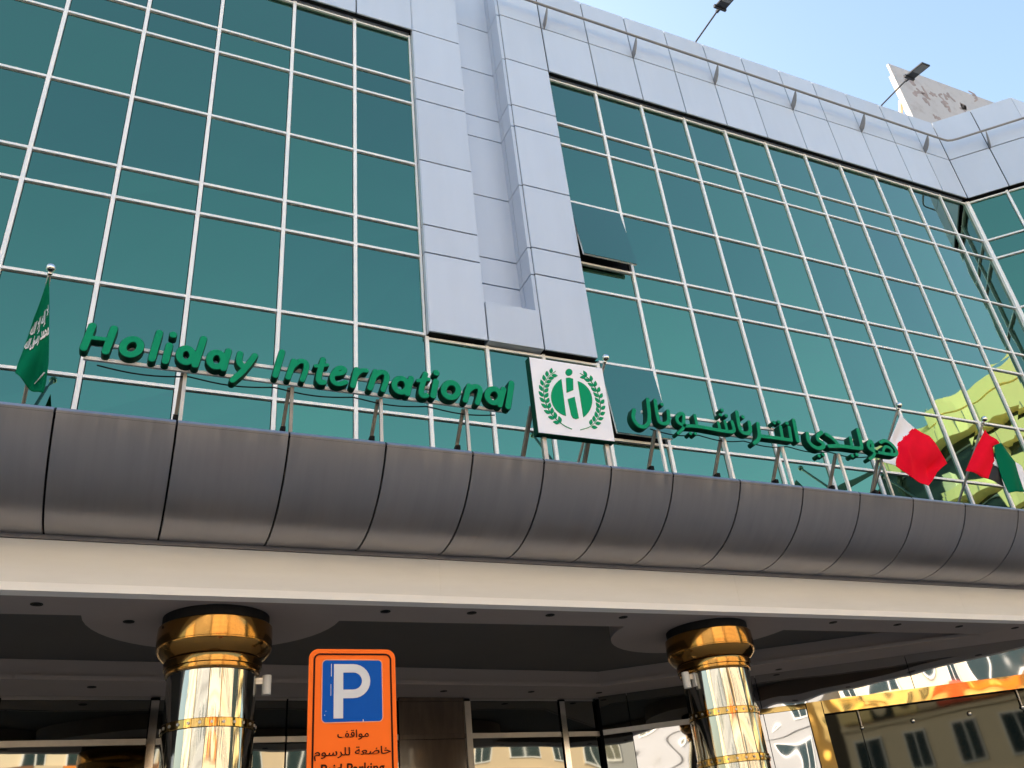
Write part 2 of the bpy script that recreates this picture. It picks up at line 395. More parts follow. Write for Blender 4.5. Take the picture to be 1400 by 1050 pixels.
ARABIC=[[([(4.658, 5.7097), (4.6327, 5.4684), (4.5806, 5.3935), (4.5155, 5.3714), (4.4558, 5.4048), (4.434, 5.4782), (4.468, 5.5596)], 0.0237)], [([(4.7455, 5.7098), (4.7295, 5.4712), (4.7695, 5.4441), (4.8271, 5.4514), (4.8683, 5.496), (4.8795, 5.6025)], 0.0231), ([(4.8194, 5.6735), (4.8192, 5.6723)], 0.0221)], [([(5.0347, 5.4774), (5.0715, 5.579), (5.0418, 5.6057), (4.9737, 5.5542), (4.9629, 5.496), (4.994, 5.4663), (5.0441, 5.4629)], 0.0221), ([(5.0493, 5.4852), (5.0243, 5.4221), (4.9439, 5.3588)], 0.0193)], [([(5.042, 5.4542), (5.1997, 5.4702), (5.4055, 5.459), (5.5622, 5.4512), (5.6504, 5.4557), (5.6802, 5.4901), (5.6721, 5.5822)], 0.0228), ([(5.2049, 5.5964), (5.2033, 5.4743)], 0.0198), ([(5.0966, 5.3735), (5.0979, 5.3737)], 0.0207), ([(5.1579, 5.3785), (5.1592, 5.3786)], 0.0208), ([(5.488, 5.5465), (5.4894, 5.4668)], 0.0202), ([(5.5796, 5.5742), (5.5767, 5.4652)], 0.0204), ([(5.578, 5.7079), (5.5794, 5.7081)], 0.0235), ([(5.5413, 5.6466), (5.5427, 5.6467)], 0.0233), ([(5.6153, 5.6462), (5.6167, 5.6464)], 0.0235)], [([(5.7728, 5.7085), (5.7482, 5.5009), (5.7825, 5.4592), (5.8485, 5.4609), (5.896, 5.5014), (5.9036, 5.6027)], 0.025), ([(5.8374, 5.6599), (5.8388, 5.6601)], 0.0239)], [([(6.02, 5.6012), (6.0009, 5.4605), (5.9631, 5.3974), (5.8971, 5.355)], 0.0249), ([(5.9944, 5.4531), (6.133, 5.4524), (6.2815, 5.454), (6.4227, 5.4505)], 0.0238), ([(6.3265, 5.6033), (6.3083, 5.4677)], 0.0227), ([(6.4466, 5.61), (6.425, 5.4574)], 0.0229), ([(6.2519, 5.6424), (6.2534, 5.6426)], 0.0243), ([(6.3234, 5.6595), (6.325, 5.6597)], 0.0245), ([(6.4316, 5.6569), (6.4332, 5.6571)], 0.0247)], [([(6.5433, 5.7078), (6.5148, 5.4545)], 0.0263)], [([(6.6865, 5.562), (6.6629, 5.4716), (6.7115, 5.4036), (6.7982, 5.3865), (6.8817, 5.432), (6.8624, 5.4784), (6.8107, 5.4954), (6.8226, 5.5551), (6.9021, 5.6014)], 0.0266), ([(6.7558, 5.2983), (6.7574, 5.2984)], 0.0246), ([(6.8228, 5.3213), (6.8244, 5.3215)], 0.0247)], [([(6.9644, 5.5856), (7.0383, 5.549), (7.0979, 5.4739), (7.0826, 5.4545), (6.9494, 5.4369)], 0.0255), ([(6.9658, 5.4387), (7.1165, 5.4597), (7.2932, 5.459), (7.4307, 5.4564), (7.4538, 5.4934), (7.4756, 5.7056)], 0.026), ([(7.3166, 5.5816), (7.2971, 5.469)], 0.0228), ([(7.2544, 5.3513), (7.256, 5.3515)], 0.0256), ([(7.3307, 5.373), (7.3324, 5.3732)], 0.0258)], [([(7.5946, 5.4537), (7.6424, 5.5494), (7.6148, 5.5841), (7.5525, 5.5253), (7.5566, 5.4703), (7.6207, 5.4566), (7.6583, 5.4468)], 0.025), ([(7.6417, 5.4588), (7.5874, 5.384), (7.5107, 5.3417)], 0.0214)], [([(7.6484, 5.443), (7.7778, 5.432), (7.9862, 5.4348), (7.9738, 5.5517), (7.867, 5.6217), (7.7686, 5.5779)], 0.0237), ([(7.7545, 5.4364), (7.7823, 5.5022), (7.8494, 5.5405), (7.9186, 5.5032), (7.891, 5.4512)], 0.0203)]]
BOARD=[(3.3441, 5.964), (4.1458, 5.9678), (4.1381, 5.1528), (3.3329, 5.1458)]
EMBLEM=[[(3.6537, 5.7667), (3.6197, 5.7399), (3.5891, 5.7088), (3.5629, 5.6743), (3.5417, 5.6375), (3.5261, 5.5994), (3.5165, 5.561), (3.513, 5.5235), (3.5158, 5.4878), (3.5247, 5.4548), (3.5394, 5.4256), (3.5596, 5.4007), (3.5846, 5.3809), (3.6138, 5.3668), (3.6465, 5.3586)], [(3.8335, 5.768), (3.8657, 5.7595), (3.8945, 5.745), (3.9191, 5.7251), (3.939, 5.7003), (3.9534, 5.6713), (3.9622, 5.6387), (3.965, 5.6037), (3.9618, 5.567), (3.9528, 5.5298), (3.9382, 5.4929), (3.9185, 5.4573), (3.8942, 5.4239), (3.866, 5.3937), (3.8346, 5.3672)], [(3.7074, 5.7844), (3.7432, 5.7946), (3.7845, 5.7867), (3.7689, 5.6583), (3.6915, 5.6179)], [(3.6925, 5.5465), (3.7713, 5.583), (3.7823, 5.3492), (3.7516, 5.3385), (3.7191, 5.3456), (3.7055, 5.3742)], [(3.7888, 5.8626), (3.7836, 5.8466), (3.7732, 5.8322), (3.7593, 5.8215), (3.744, 5.8162), (3.7297, 5.8169), (3.7184, 5.8237), (3.7119, 5.8354), (3.7111, 5.8504), (3.7163, 5.8663), (3.7266, 5.8807), (3.7404, 5.8915), (3.7558, 5.897), (3.7703, 5.8963), (3.7816, 5.8895), (3.7881, 5.8776)]]
STEMS=[[(3.6878, 5.2237), (3.6146, 5.2511), (3.5452, 5.3032), (3.4883, 5.3681), (3.4516, 5.4641), (3.4414, 5.5819), (3.4654, 5.6832), (3.5193, 5.7731), (3.6022, 5.8451)], [(3.7827, 5.2275), (3.8786, 5.2671), (3.9642, 5.3397), (4.0277, 5.4449), (4.0492, 5.5521), (4.0395, 5.6681), (4.004, 5.758), (3.9509, 5.8278), (3.8748, 5.8641)]]
SAUDI=[[(-1.1162, 7.8069), (-1.1478, 7.5614), (-1.1785, 7.323), (-1.1921, 7.0756), (-1.2053, 6.8352), (-1.2173, 6.6723), (-1.2187, 6.5663)], [(-1.1093, 7.8084), (-1.0662, 7.5587), (-1.0216, 7.2769), (-0.9816, 7.002), (-0.9427, 6.7344), (-0.9312, 6.5137), (-0.9409, 6.4074)]]
BAHRAIN=[[(11.579, 7.7753), (11.1878, 7.297), (10.8778, 6.8652)], [(11.8015, 7.5414), (11.3265, 7.2175), (11.0764, 6.7882)], [(12.0707, 7.4199), (11.4338, 6.9643), (11.3276, 6.6021)], [(12.2206, 7.1244), (11.7937, 6.8324), (11.5267, 6.5112)], [(12.3004, 6.9499), (11.9407, 6.7438), (11.5982, 6.4667)]]
EMIRATES=[[(13.6319, 7.7488), (13.8464, 7.4838), (13.6606, 7.4117), (13.569, 7.1492), (13.1823, 6.7574), (12.7656, 6.8871)], [(13.6409, 7.4238), (13.8489, 7.4882), (13.95, 7.3108), (14.051, 7.1589), (13.9826, 6.8322), (13.938, 6.5737), (13.702, 6.5053), (13.4961, 6.507), (13.5121, 6.7882), (13.569, 7.1492)], [(13.5923, 7.1677), (13.5864, 6.9918), (13.4595, 7.0682)], [(13.4652, 7.0787), (13.614, 6.9946), (13.5409, 6.655), (13.1878, 6.7675)], [(14.0533, 7.2098), (14.2086, 7.0134), (14.2691, 6.661), (14.2407, 6.3475), (13.9141, 6.5329), (13.9406, 6.8283)]]
SCRIPT_FRAME=[(-0.9916, 7.0653), (-1.2033, 6.8627), (-1.058, 7.4625), (-1.173, 7.248)]


# ------------------------------------------------------------------ ground and street
g = B(-400, 400, -400, 400, -.6, -.15)
obj('ground', g, SAND, kind='structure')
obj('road', B(-200, 200, -17, -3.2, -.14, 0.0), ASPHALT, kind='structure')
obj('pavement', B(-200, 200, -3.0, 26, -.14, .12), PAVE, kind='structure')
obj('pavement', B(-200, 200, -24.5, -17.2, -.14, .12), PAVE, kind='structure')
obj('kerb', B(-200, 200, -3.2, -3.0, -.14, .135), KERB, kind='structure')
obj('kerb', B(-200, 200, -17.2, -17.0, -.14, .135), KERB, kind='structure')
bm = bmesh.new()
for k in range(-20, 20): box(bm, k*6, k*6+3, -10.18, -10.02, .004, .008)
obj('lane_marking', bm, PAINT, kind='structure')

# ------------------------------------------------------------------ hotel
hotel = thing('hotel_building', 'hotel with teal mirror glass curtain wall, silver cladding panels and a grey round-edged canopy', 'building', (5, 18, 0))
obj('core_wall', P([(-40,10.45),(18.85,10.45),(20.25,9.05),(45,9.05),(45,26),(-40,26)], 4.85, 18.2), BLACK, hotel)
obj('core_wall', P([(-40,9.9),(-8.1,9.98),(6.42,11.22),(12.3,7.12),(45,7.12),(45,26),(-40,26)], .12, 4.2), BLACK, hotel)
obj('core_wall', B(-40, -7.45, 10.02, 10.44, 4.85, 18.2), CLAD, hotel)  # unseen stretch added on the left to keep the sun off the front
# curtain wall backing (black rebate seen as a thin line round each pane)
CX = [-7.29,-6.20,-5.11,-4.02,-2.93,-1.837,-.729,.371,1.57,2.656,3.735,4.705,5.667,6.649,7.734,8.846,9.941,11.033,12.165,13.317,14.398,15.508,16.665,17.709,18.655]
RZ = [4.86, 6.82, 7.39, 8.803, 10.282, 10.854, 12.279, 13.763, 14.331, 15.60]   # transom centre heights
obj('backing', B(-7.4, 3.86, 10.03, 10.44, 4.86, 15.62), BLACK, hotel)
obj('backing', B(6.45, 18.6, 10.03, 10.44, 4.86, 15.62), BLACK, hotel)
obj('backing', B(3.87, 6.44, 10.03, 10.44, 4.86, 8.9), BLACK, hotel)
MW, TH = .027, .020          # half widths of mullions and transoms
SASH = {(13, 5), (13, 2)}     # (column, row) panes that hang open
def pane(fr, a0, a1, z0, z1, parent=hotel, name='glass_pane'):
    j = [random.uniform(-.0035, .0035) for _ in range(4)]
    bm = bmesh.new()
    hexa(bm, [fr.p(a0,j[0],z0), fr.p(a1,j[1],z0), fr.p(a1,-.018,z0), fr.p(a0,-.018,z0), fr.p(a0,j[2],z1), fr.p(a1,j[3],z1), fr.p(a1,-.018,z1), fr.p(a0,-.018,z1)])
    return obj(name, bm, GLASS, parent)
MAIN = Frame((0, 10), (1, 0))
def is_bay(i): return 10 <= i <= 12
for i in range(len(CX)-1):
    for k in range(len(RZ)-1):
        if is_bay(i) and k >= 3: continue
        a0, a1, z0, z1 = CX[i]+MW+.012, CX[i+1]-MW-.012, RZ[k]+TH+.004, RZ[k+1]-TH-.020
        if i == 13 and k >= 3: a0 = 6.625
        if (i, k) in SASH:
            th = R(8.5 if k == 5 else 7.0); H = z1-z0
            c, s = math.cos(th), math.sin(th)
            def hp(a, d, h): return (a, 9.985-s*h-c*d, z1-c*h+s*d*1.0)   # h down from the hinge, d outwards
            bm = bmesh.new()
            for (b0, b1, h0, h1) in ((a0, a0+.045, 0, H), (a1-.045, a1, 0, H), (a0+.0455, a1-.0455, H-.045, H), (a0+.0455, a1-.0455, 0, .045)):
                hexa(bm, [hp(b0,-.025,h1), hp(b1,-.025,h1), hp(b1,.010,h1), hp(b0,.010,h1), hp(b0,-.025,h0), hp(b1,-.025,h0), hp(b1,.010,h0), hp(b0,.010,h0)])
            so = obj('window_sash', bm, ALU, hotel)
            so['label'] = 'window sash tilted open at the bottom'
            bm = bmesh.new()
            hexa(bm, [hp(a0-.004,.0125,H), hp(a1+.004,.0125,H), hp(a1+.004,.020,H), hp(a0-.004,.020,H), hp(a0-.004,.0125,0), hp(a1+.004,.0125,0), hp(a1+.004,.020,0), hp(a0-.004,.020,0)])
            obj('pane', bm, GLASS, so)
        else:
            pane(MAIN, a0, a1, z0, z1)
for i, x in enumerate(CX):
    if i == len(CX)-1: continue
    tall = not (11 <= i <= 12)
    if i in (10, 13):
        obj('mullion', B(x-MW, x+MW, 9.966, 10.028, 4.9, 8.77), ALU, hotel)
        if i == 10: obj('mullion', B(x-MW-.02, x-.012, 9.966, 10.028, 8.775, 15.62), ALU, hotel)
    else:
        obj('mullion', B(x-MW, x+MW, 9.966, 10.028, 4.9, 15.62 if tall else 8.77), ALU, hotel)
for i in range(len(CX)-1):
    for k in range(1, len(RZ)):
        if is_bay(i) and k > 3: continue
        z = RZ[k]
        a0, a1 = CX[i]+MW+.001, CX[i+1]-MW-.001
        if i == 13 and k >= 4: a0 = 6.62
        if i == len(CX)-2: a1 = 18.64
        if k == len(RZ)-1: z = 15.575
        if is_bay(i) and k == 3: z = 8.735
        obj('transom', B(a0, a1, 9.969, 10.027, z-TH, z+TH), ALU, hotel)

# cladding panels ---------------------------------------------------
FY = 9.85
ROOF = 18.39
MIDJ = 16.985
GAP = .012
def clad(fr, a0, a1, z0, z1, d0=0.0, d1=.03):
    # d0 face, d1 back (towards the building)
    bm = bmesh.new(); fr.box(bm, a0+GAP, a1-GAP, d0-d1, d0, z0+GAP, z1-GAP)
    return obj('cladding_panel', bm, CLAD, hotel, bevel=.004)
FF = Frame((0, FY), (1, 0))
for i in range(len(CX)-1):
    if 10 <= i <= 12: continue
    x0, x1 = CX[i], CX[i+1]
    if i == 0: x0 = -7.44
    if i == 13: x0 = 6.605
    if i == 9: x1 = 3.732
    if i == len(CX)-2: x1 = 18.6
    clad(FF, x0, x1, 15.64, MIDJ); clad(FF, x0, x1, MIDJ, ROOF)
obj('backing', B(-7.42, 3.70, 9.888, 9.955, 15.655, 18.36), BLACK, hotel)
obj('backing', B(6.62, 18.55, 9.888, 9.955, 15.655, 18.36), BLACK, hotel)
obj('roof_slab', B(-7.42, 3.70, 9.975, 10.44, 15.66, 18.36), CLAD, hotel)
obj('roof_slab', B(6.62, 18.55, 9.975, 10.44, 15.66, 18.36), CLAD, hotel)
# centre bay: two pilasters, a recessed channel and a closing panel
JZ = [8.775, 10.282, 10.854, 12.279, 13.763, 14.331, 15.64, MIDJ, ROOF]
for k in range(len(JZ)-1):
    z0, z1 = JZ[k], JZ[k+1]
    clad(FF, 3.732, 4.680, z0, z1); clad(FF, 5.640, 6.600, z0, z1)
    if z1 > 9.53:
        bm = bmesh.new(); box(bm, 4.60, 5.650, 10.338, 10.40, max(z0, 9.3)+GAP, z1-GAP)
        obj('cladding_panel', bm, CLAD, hotel, bevel=.004)
        for (y0, y1) in ((9.883, 10.195), (10.213, 10.336)):
            bm = bmesh.new(); box(bm, 5.585, 5.648, y0, y1, max(z0, 9.3)+GAP, z1-GAP)
            obj('cladding_panel', bm, CLAD, hotel)
            bm = bmesh.new(); box(bm, 4.60, 4.664, y0, y1, max(z0, 9.3)+GAP, z1-GAP)
            obj('cladding_panel', bm, CLAD, hotel)
clad(FF, 4.680, 5.640, 8.775, 9.535, 0, .46)
obj('backing', B(3.745, 4.595, 9.888, 10.42, 8.79, 18.36), BLACK, hotel)
obj('backing', B(5.655, 6.59, 9.888, 10.42, 8.79, 18.36), BLACK, hotel)
obj('backing', B(4.60, 5.65, 10.405, 10.43, 8.9, 18.36), BLACK, hotel)
for k in range(len(JZ)-1): obj('cladding_return', B(3.727, 3.742, 9.852, 9.953, JZ[k]+GAP, JZ[k+1]-GAP), CLAD, hotel)
# splayed corner bay on the right
SPL = Frame((18.60, 9.85), (1, -1))          # fascia face line
SG = Frame((18.66, 10.0), (1, -1))           # its glass line
RT = Frame((20.01, 8.44), (1, 0))
RTG = Frame((20.07, 8.59), (1, 0))
for a0, a1 in ((0, .98), (.98, 1.995)):
    clad(SPL, a0, a1, 15.64, MIDJ); clad(SPL, a0, a1, MIDJ, ROOF)
for k in range(9):
    clad(RT, k*1.08, k*1.08+1.08, 15.64, MIDJ); clad(RT, k*1.08, k*1.08+1.08, MIDJ, ROOF)
bm = bmesh.new(); SPL.box(bm, .06, 1.99, -.22, -.038, 15.66, 18.36); obj('backing', bm, BLACK, hotel)
bm = bmesh.new(); RT.box(bm, .05, 9.7, -.22, -.038, 15.66, 18.36); obj('backing', bm, BLACK, hotel)
bm = bmesh.new(); SG.box(bm, .06, 1.95, -.22, -.03, 4.86, 15.62); obj('backing', bm, BLACK, hotel)
bm = bmesh.new(); RTG.box(bm, .05, 9.7, -.22, -.03, 4.86, 15.62); obj('backing', bm, BLACK, hotel)
obj('mullion', P([(18.62,9.945),(18.665,9.945),(18.70,9.91),(18.74,9.95),(18.69,10.02),(18.62,10.02)], 4.9, 15.62), ALU, hotel)
for fr, sp in ((SG, [.0, .98, 1.97]), (RTG, [.03+1.08*q for q in range(10)])):
    for q in range(len(sp)-1):
        for k in range(len(RZ)-1):
            pane(fr, sp[q]+MW+.012, sp[q+1]-MW-.012, RZ[k]+TH+.004, RZ[k+1]-TH-.020)
            z = RZ[k+1] if k < len(RZ)-2 else 15.575
            bm = bmesh.new(); fr.box(bm, sp[q]+MW+.02, sp[q+1]-MW-.001, -.027, .042, z-TH, z+TH)
            obj('transom', bm, ALU, hotel)
        bm = bmesh.new(); fr.box(bm, sp[q+1]-MW, sp[q+1]+MW, -.028, .045, 4.9, 15.62); obj('mullion', bm, ALU, hotel)
# rail on curved fins in front of the parapet
RAILZ, RO = 17.375, .262
bm = bmesh.new()
rp = [FF.p(-7.4, RO, RAILZ), FF.p(18.25, RO, RAILZ)]
cor = Vector((18.6-.1085, FY-RO, RAILZ))
rp = [Vector((-7.4, FY-RO, RAILZ)), cor+Vector((-.22, 0, 0)), cor+Vector((-.07, -.012, 0)), cor+Vector((.04, -.06, 0)), cor+Vector((.16, -.16, 0))]
q = Vector(SPL.p(1.995, RO, RAILZ)); rp += [q+Vector((-.06, .06, 0)), q+Vector((.02, .01, 0)), q+Vector((.10, -.012, 0)), Vector((29.5, 8.44-RO, RAILZ))]
rail_pts = [tuple(v) for v in rp]
tube(bm, rail_pts, .028, 8)
obj('parapet_rail', bm, RAILMAT, hotel, smooth=True)
def fin(fr, a):
    prof = [(0, 16.95), (.10, 17.00), (.18, 17.10), (.235, 17.22), (.262, 17.345), (.225, 17.345), (0, 17.13)]
    bm = bmesh.new()
    A = [bm.verts.new(fr.p(a-.008, d, z)) for d, z in prof]; Bv = [bm.verts.new(fr.p(a+.008, d, z)) for d, z in prof]
    bm.faces.new(A); bm.faces.new(Bv)
    for i in range(len(A)): bm.faces.new((A[i], A[(i+1) % len(A)], Bv[(i+1) % len(A)], Bv[i]))
    obj('rail_bracket', bm, RAILMAT, hotel)
for i in (1, 3, 5, 7, 9, 13, 15, 17, 19, 21, 23): fin(FF, CX[i] if i != 13 else 6.66)
fin(SPL, 1.0)
for k in range(1, 9, 2): fin(RT, k*1.08)

# ------------------------------------------------------------------ canopy
canopy = thing('entrance_canopy', 'dark grey canopy with a curved metal edge and white fascia over the entrance', 'canopy', (4, 8, 3.79))
SEAM = [-8.0,-7.1,-6.2,-5.3,-4.4,-3.5,-2.6,-1.45,-.555,.253,1.077,1.855,2.615,3.29,3.973,4.645,5.427,6.215,6.982,7.748,8.547,9.415,10.25,11.1,11.95,12.8,13.65,14.5,15.35,16.2,17.05,17.9,18.75]
prof = []
for k in range(15):
    a = R(181+ (270-181)*k/14) + R(9)*(1-k/14)*1.35
    prof.append((6.86+.90*math.cos(a), 5.13+.90*math.sin(a)))
prof[0] = (5.972, 4.797)
# keep the arc from the top edge to the bottom
prof = [(6.86+.90*math.cos(t), 5.13+.90*math.sin(t)) for t in [math.radians(201.7+(270+9-201.7)*k/16) for k in range(17)]]
prof[-1] = (7.0, 4.242)
for i in range(len(SEAM)-1):
    x0, x1 = SEAM[i]+.008, SEAM[i+1]-.008
    bm = bmesh.new()
    inner = [(y+.02, z+.03) for y, z in prof]
    loop = prof+inner[::-1]
    A = [bm.verts.new((x0, y, z)) for y, z in loop]; Bv = [bm.verts.new((x1, y, z)) for y, z in loop]
    n = len(loop)
    for k in range(n): bm.faces.new((A[k], A[(k+1) % n], Bv[(k+1) % n], Bv[k]))
    m = len(prof)
    for k in range(m-1):
        bm.faces.new((A[k], A[k+1], A[n-2-k], A[n-1-k])); bm.faces.new((Bv[k], Bv[k+1], Bv[n-2-k], Bv[n-1-k]))
    obj('curved_panel', bm, CANOPY, canopy, smooth=True)
bm = bmesh.new()     # black core behind the seams
core = [(y+.045, z+.04) for y, z in prof]+[(10.4, 4.29), (10.4, 4.78), (6.03, 4.78)]
A = [bm.verts.new((-8.0, y, z)) for y, z in core]; Bv = [bm.verts.new((18.7, y, z)) for y, z in core]
for k in range(len(core)): bm.faces.new((A[k], A[(k+1) % len(core)], Bv[(k+1) % len(core)], Bv[k]))
bm.faces.new(A); bm.faces.new(Bv)
obj('core', bm, BLACK, canopy)
obj('flat_strip', B(-8, 18.7, 6.985, 7.08, 4.203, 4.238), CANOPY, canopy)
for x0, x1 in ((-8,-4.4),(-4.4,-1.9),(-1.9,2.62),(2.62,5.9),(5.9,9.2),(9.2,12.5),(12.5,18.7)): obj('fascia_board', B(x0+.0007, x1-.0007, 7.0+random.uniform(-.0006,.0006), 7.08, 3.868, 4.199), FASCIA, canopy)
bm = bmesh.new()
for k in range(1): hexa(bm, [(-8,6.952,3.790),(18.7,6.952,3.790),(18.7,7.08,3.790),(-8,7.08,3.790),(-8,6.985,3.864),(18.7,6.985,3.864),(18.7,7.08,3.864),(-8,7.08,3.864)])
obj('fascia_lip', bm, LIP, canopy)
# soffit: front band with round pads over the columns, deep coffer, inner band
COLS = [(.812, 7.58), (5.845, 7.58)]
pts = [(-8, 7.085), (10.1, 7.085), (10.1, 7.555)]
for cx, cy in COLS[::-1]:
    for k in range(25):
        a = math.pi*k/24
        pts.append((cx+1.04*math.cos(a), 7.555+1.04*math.sin(a)))
pts.append((-8, 7.555))
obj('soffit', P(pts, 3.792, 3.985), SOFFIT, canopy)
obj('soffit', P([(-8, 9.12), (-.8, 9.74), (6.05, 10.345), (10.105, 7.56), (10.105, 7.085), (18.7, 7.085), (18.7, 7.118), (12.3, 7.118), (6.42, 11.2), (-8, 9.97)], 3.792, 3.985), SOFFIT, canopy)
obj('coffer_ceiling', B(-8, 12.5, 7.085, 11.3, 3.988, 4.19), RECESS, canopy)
LB = [(-8, 9.12), (-.8, 9.74), (6.05, 10.345), (10.0, 7.63)]
bm = bmesh.new()
for k in range(3):
    f = Frame(LB[k], (LB[k+1][0]-LB[k][0], LB[k+1][1]-LB[k][1])); Ln = (Vector(LB[k+1])-Vector(LB[k])).length
    f.box(bm, .012, Ln-.012, .002, .035, 3.784, 3.83)
obj('moulding', bm, SOFFIT, canopy)
for x, y in [(-.536,7.28),(.129,7.70),(2.184,7.238),(2.991,7.215),(3.794,7.22),(4.608,7.23),(7.313,7.22),(8.306,7.24),(9.328,7.25),(10.315,7.25),(-.1,10.1),(5.157,10.6),(6.249,10.72),(3.898,10.5),(8.312,9.4)]:
    bm = lathe([(.034, 3.789), (.045, 3.787), (.045, 3.7915)], x, y, 16, caps=False)
    d = obj('downlight', bm, BLACK, canopy)
    bm = lathe([(.033, 3.7895), (.033, 3.7912)], x, y, 16)
    obj('lens', bm, BLACK, d)

# ------------------------------------------------------------------ ground floor walls
W1 = Frame((-.8, 10.46), (1, .086))
W2 = Frame((6.36, 11.01), (.82, -.573))
def sx(x): return (x+.8)*math.sqrt(1+.086**2)
segs = [(-7.2,-5.6,MARBLE),(-5.58,-3.4,DARKMIRROR),(-3.38,-.95,DARKMIRROR),(-.93,.50,DARKMIRROR),(.60,2.0,DARKMIRROR),(2.02,3.39,DARKMIRROR),(3.41,4.31,MARBLE),(4.40,5.74,DARKMIRROR),(5.86,6.37,DARKMIRROR)]
for x0, x1, m in segs:
    obj('wall_panel', W1.B(sx(x0), sx(x1), -.10, 0, 3.352, 3.742), m, hotel)
    obj('glass_panel' if m is DARKMIRROR else 'wall_panel', W1.B(sx(x0), sx(x1), -.10, 0, .14, 3.285), DARKMIRROR if m is DARKMIRROR else MARBLE, hotel)
    obj('trim', W1.B(sx(x0), sx(x1), -.10, .012, 3.745, 3.788), CHROME if m is DARKMIRROR else MARBLE, hotel)
    obj('trim', W1.B(sx(x0), sx(x1), -.10, .014, 3.288, 3.349), STEEL if m is DARKMIRROR else MARBLE, hotel)
for x in (.55, 4.355, 5.80, -3.39, -5.59):
    obj('door_post', W1.B(sx(x)-.042, sx(x)+.042, -.10, .03, .14, 3.74), CHROME if x > 5 or x == .55 else STEEL, hotel)
# splayed right-hand wall
for a0, a1 in ((.03, .42), (.43, 1.34), (1.35, 2.20), (2.21, 4.2), (4.21, 7.0)):
    obj('wall_panel', W2.B(a0, a1, -.10, 0, 3.352, 3.79), MIRROR if a0 > 1.3 else DARKMIRROR, hotel)
for a0, a1 in ((.03, .42), (.43, 1.34), (1.35, 2.20), (2.21, 2.77)):
    obj('wall_panel', W2.B(a0, a1, -.10, 0, .14, 3.28), MIRROR if a0 > .2 else DARKMIRROR, hotel)
obj('trim', W2.B(.03, 2.12, -.10, .012, 3.283, 3.349), STEEL, hotel)
obj('trim', W2.B(2.13, 2.77, -.10, .02, 3.283, 3.349), GOLDBAND, hotel)
shop = thing('shop_front', 'dark glass shop front with a wide gold mirror frame at lower right', 'shop window', W2.p(5, 0, .12))
obj('gold_post', W2.B(2.78, 2.975, -.10, .04, .14, 3.349), GOLDBAND, shop)
bm = bmesh.new()
a0, a1 = 2.985, 7.0
hexa(bm, [W2.p(a0,.045,3.185), W2.p(a1,.045,3.185), W2.p(a1,-.10,3.185), W2.p(a0,-.10,3.185), W2.p(a0,.045,3.349), W2.p(a1,.045,3.349), W2.p(a1,-.10,3.349), W2.p(a0,-.10,3.349)])
obj('gold_band', bm, GOLDBAND, shop)
for a0, a1 in ((2.985, 3.40), (3.41, 5.43), (5.44, 7.0)):
    obj('window_glass', W2.B(a0, a1, -.10, -.06, .14, 3.183), SHOPGLASS, shop)
for a, dz in ((3.42, 0), (5.43, 0)):
    f = obj('glass_fitting', T([W2.p(a, -.03, 3.18), W2.p(a, -.03, 2.98)], .010, 8), STEEL, shop)
    obj('bolt', ball(W2.p(a, -.04, 2.97), .026), CHROME, f, smooth=True)
for a in (4.07, 4.78):
    obj('bolt', ball(W2.p(a, -.045, 2.975), .028), CHROME, shop, smooth=True)

# ------------------------------------------------------------------ brass columns
def column(cx, cy, label):
    t = thing('brass_column', label, 'column', (cx, cy, .12), 'polished brass columns under the canopy')
    obj('shadow_neck', lathe([(.43, 3.713), (.43, 3.79)], cx, cy), BLACK, t)  # black drum painting in the contact shadow between capital and soffit
    cp = [(.10, 3.712), (.40, 3.712), (.446, 3.708), (.456, 3.698), (.460, 3.64), (.460, 3.57), (.458, 3.545), (.462, 3.54), (.462, 3.532), (.455, 3.51), (.438, 3.480), (.412, 3.452), (.385, 3.432), (.372, 3.424), (.10, 3.424)]
    obj('capital', lathe(cp, cx, cy, 96), GOLD, t, smooth=True)
    obj('collar', lathe([(.3, 3.422), (.384, 3.422), (.388, 3.41), (.386, 3.362), (.3, 3.362)], cx, cy, 96), GOLD, t, smooth=True)
    obj('collar', lathe([(.3, 3.360), (.372, 3.360), (.374, 3.33), (.368, 3.312), (.3, 3.312)], cx, cy, 96), GOLD, t, smooth=True)
    zs = [2.905, 2.465, 2.025, 1.585, 1.145]
    top = 3.310
    for z in zs:
        obj('shaft', lathe([(.2, z+.036), (.350, z+.036), (.350, top), (.2, top)], cx, cy, 96), BRASS, t, smooth=True)
        b = obj('band', lathe([(.2, z-.034), (.357, z-.034), (.360, z-.030), (.360, z+.030), (.357, z+.034), (.2, z+.034)], cx, cy, 96), GOLDBAND, t, smooth=True)
        bm = bmesh.new()
        for k in range(26):
            a = 2*math.pi*(k+.3)/26
            u = Vector((math.cos(a), math.sin(a), 0)); c = Vector((cx, cy, z))+u*.3605
            tube(bm, [c, c+u*.006], .012, 8)
        obj('rivets', bm, STEEL, b)
        top = z-.036
    obj('shaft', lathe([(.2, .5), (.350, .5), (.350, top), (.2, top)], cx, cy, 96), BRASS, t, smooth=True)
    obj('base', lathe([(.2, .12), (.47, .12), (.47, .30), (.40, .42), (.36, .498), (.2, .498)], cx, cy, 96), GOLD, t, smooth=True)
column(*COLS[0], 'shiny brass column left of the orange parking sign, with the larger gold capital')
column(*COLS[1], 'shiny brass column standing right in front of the gold framed shop')
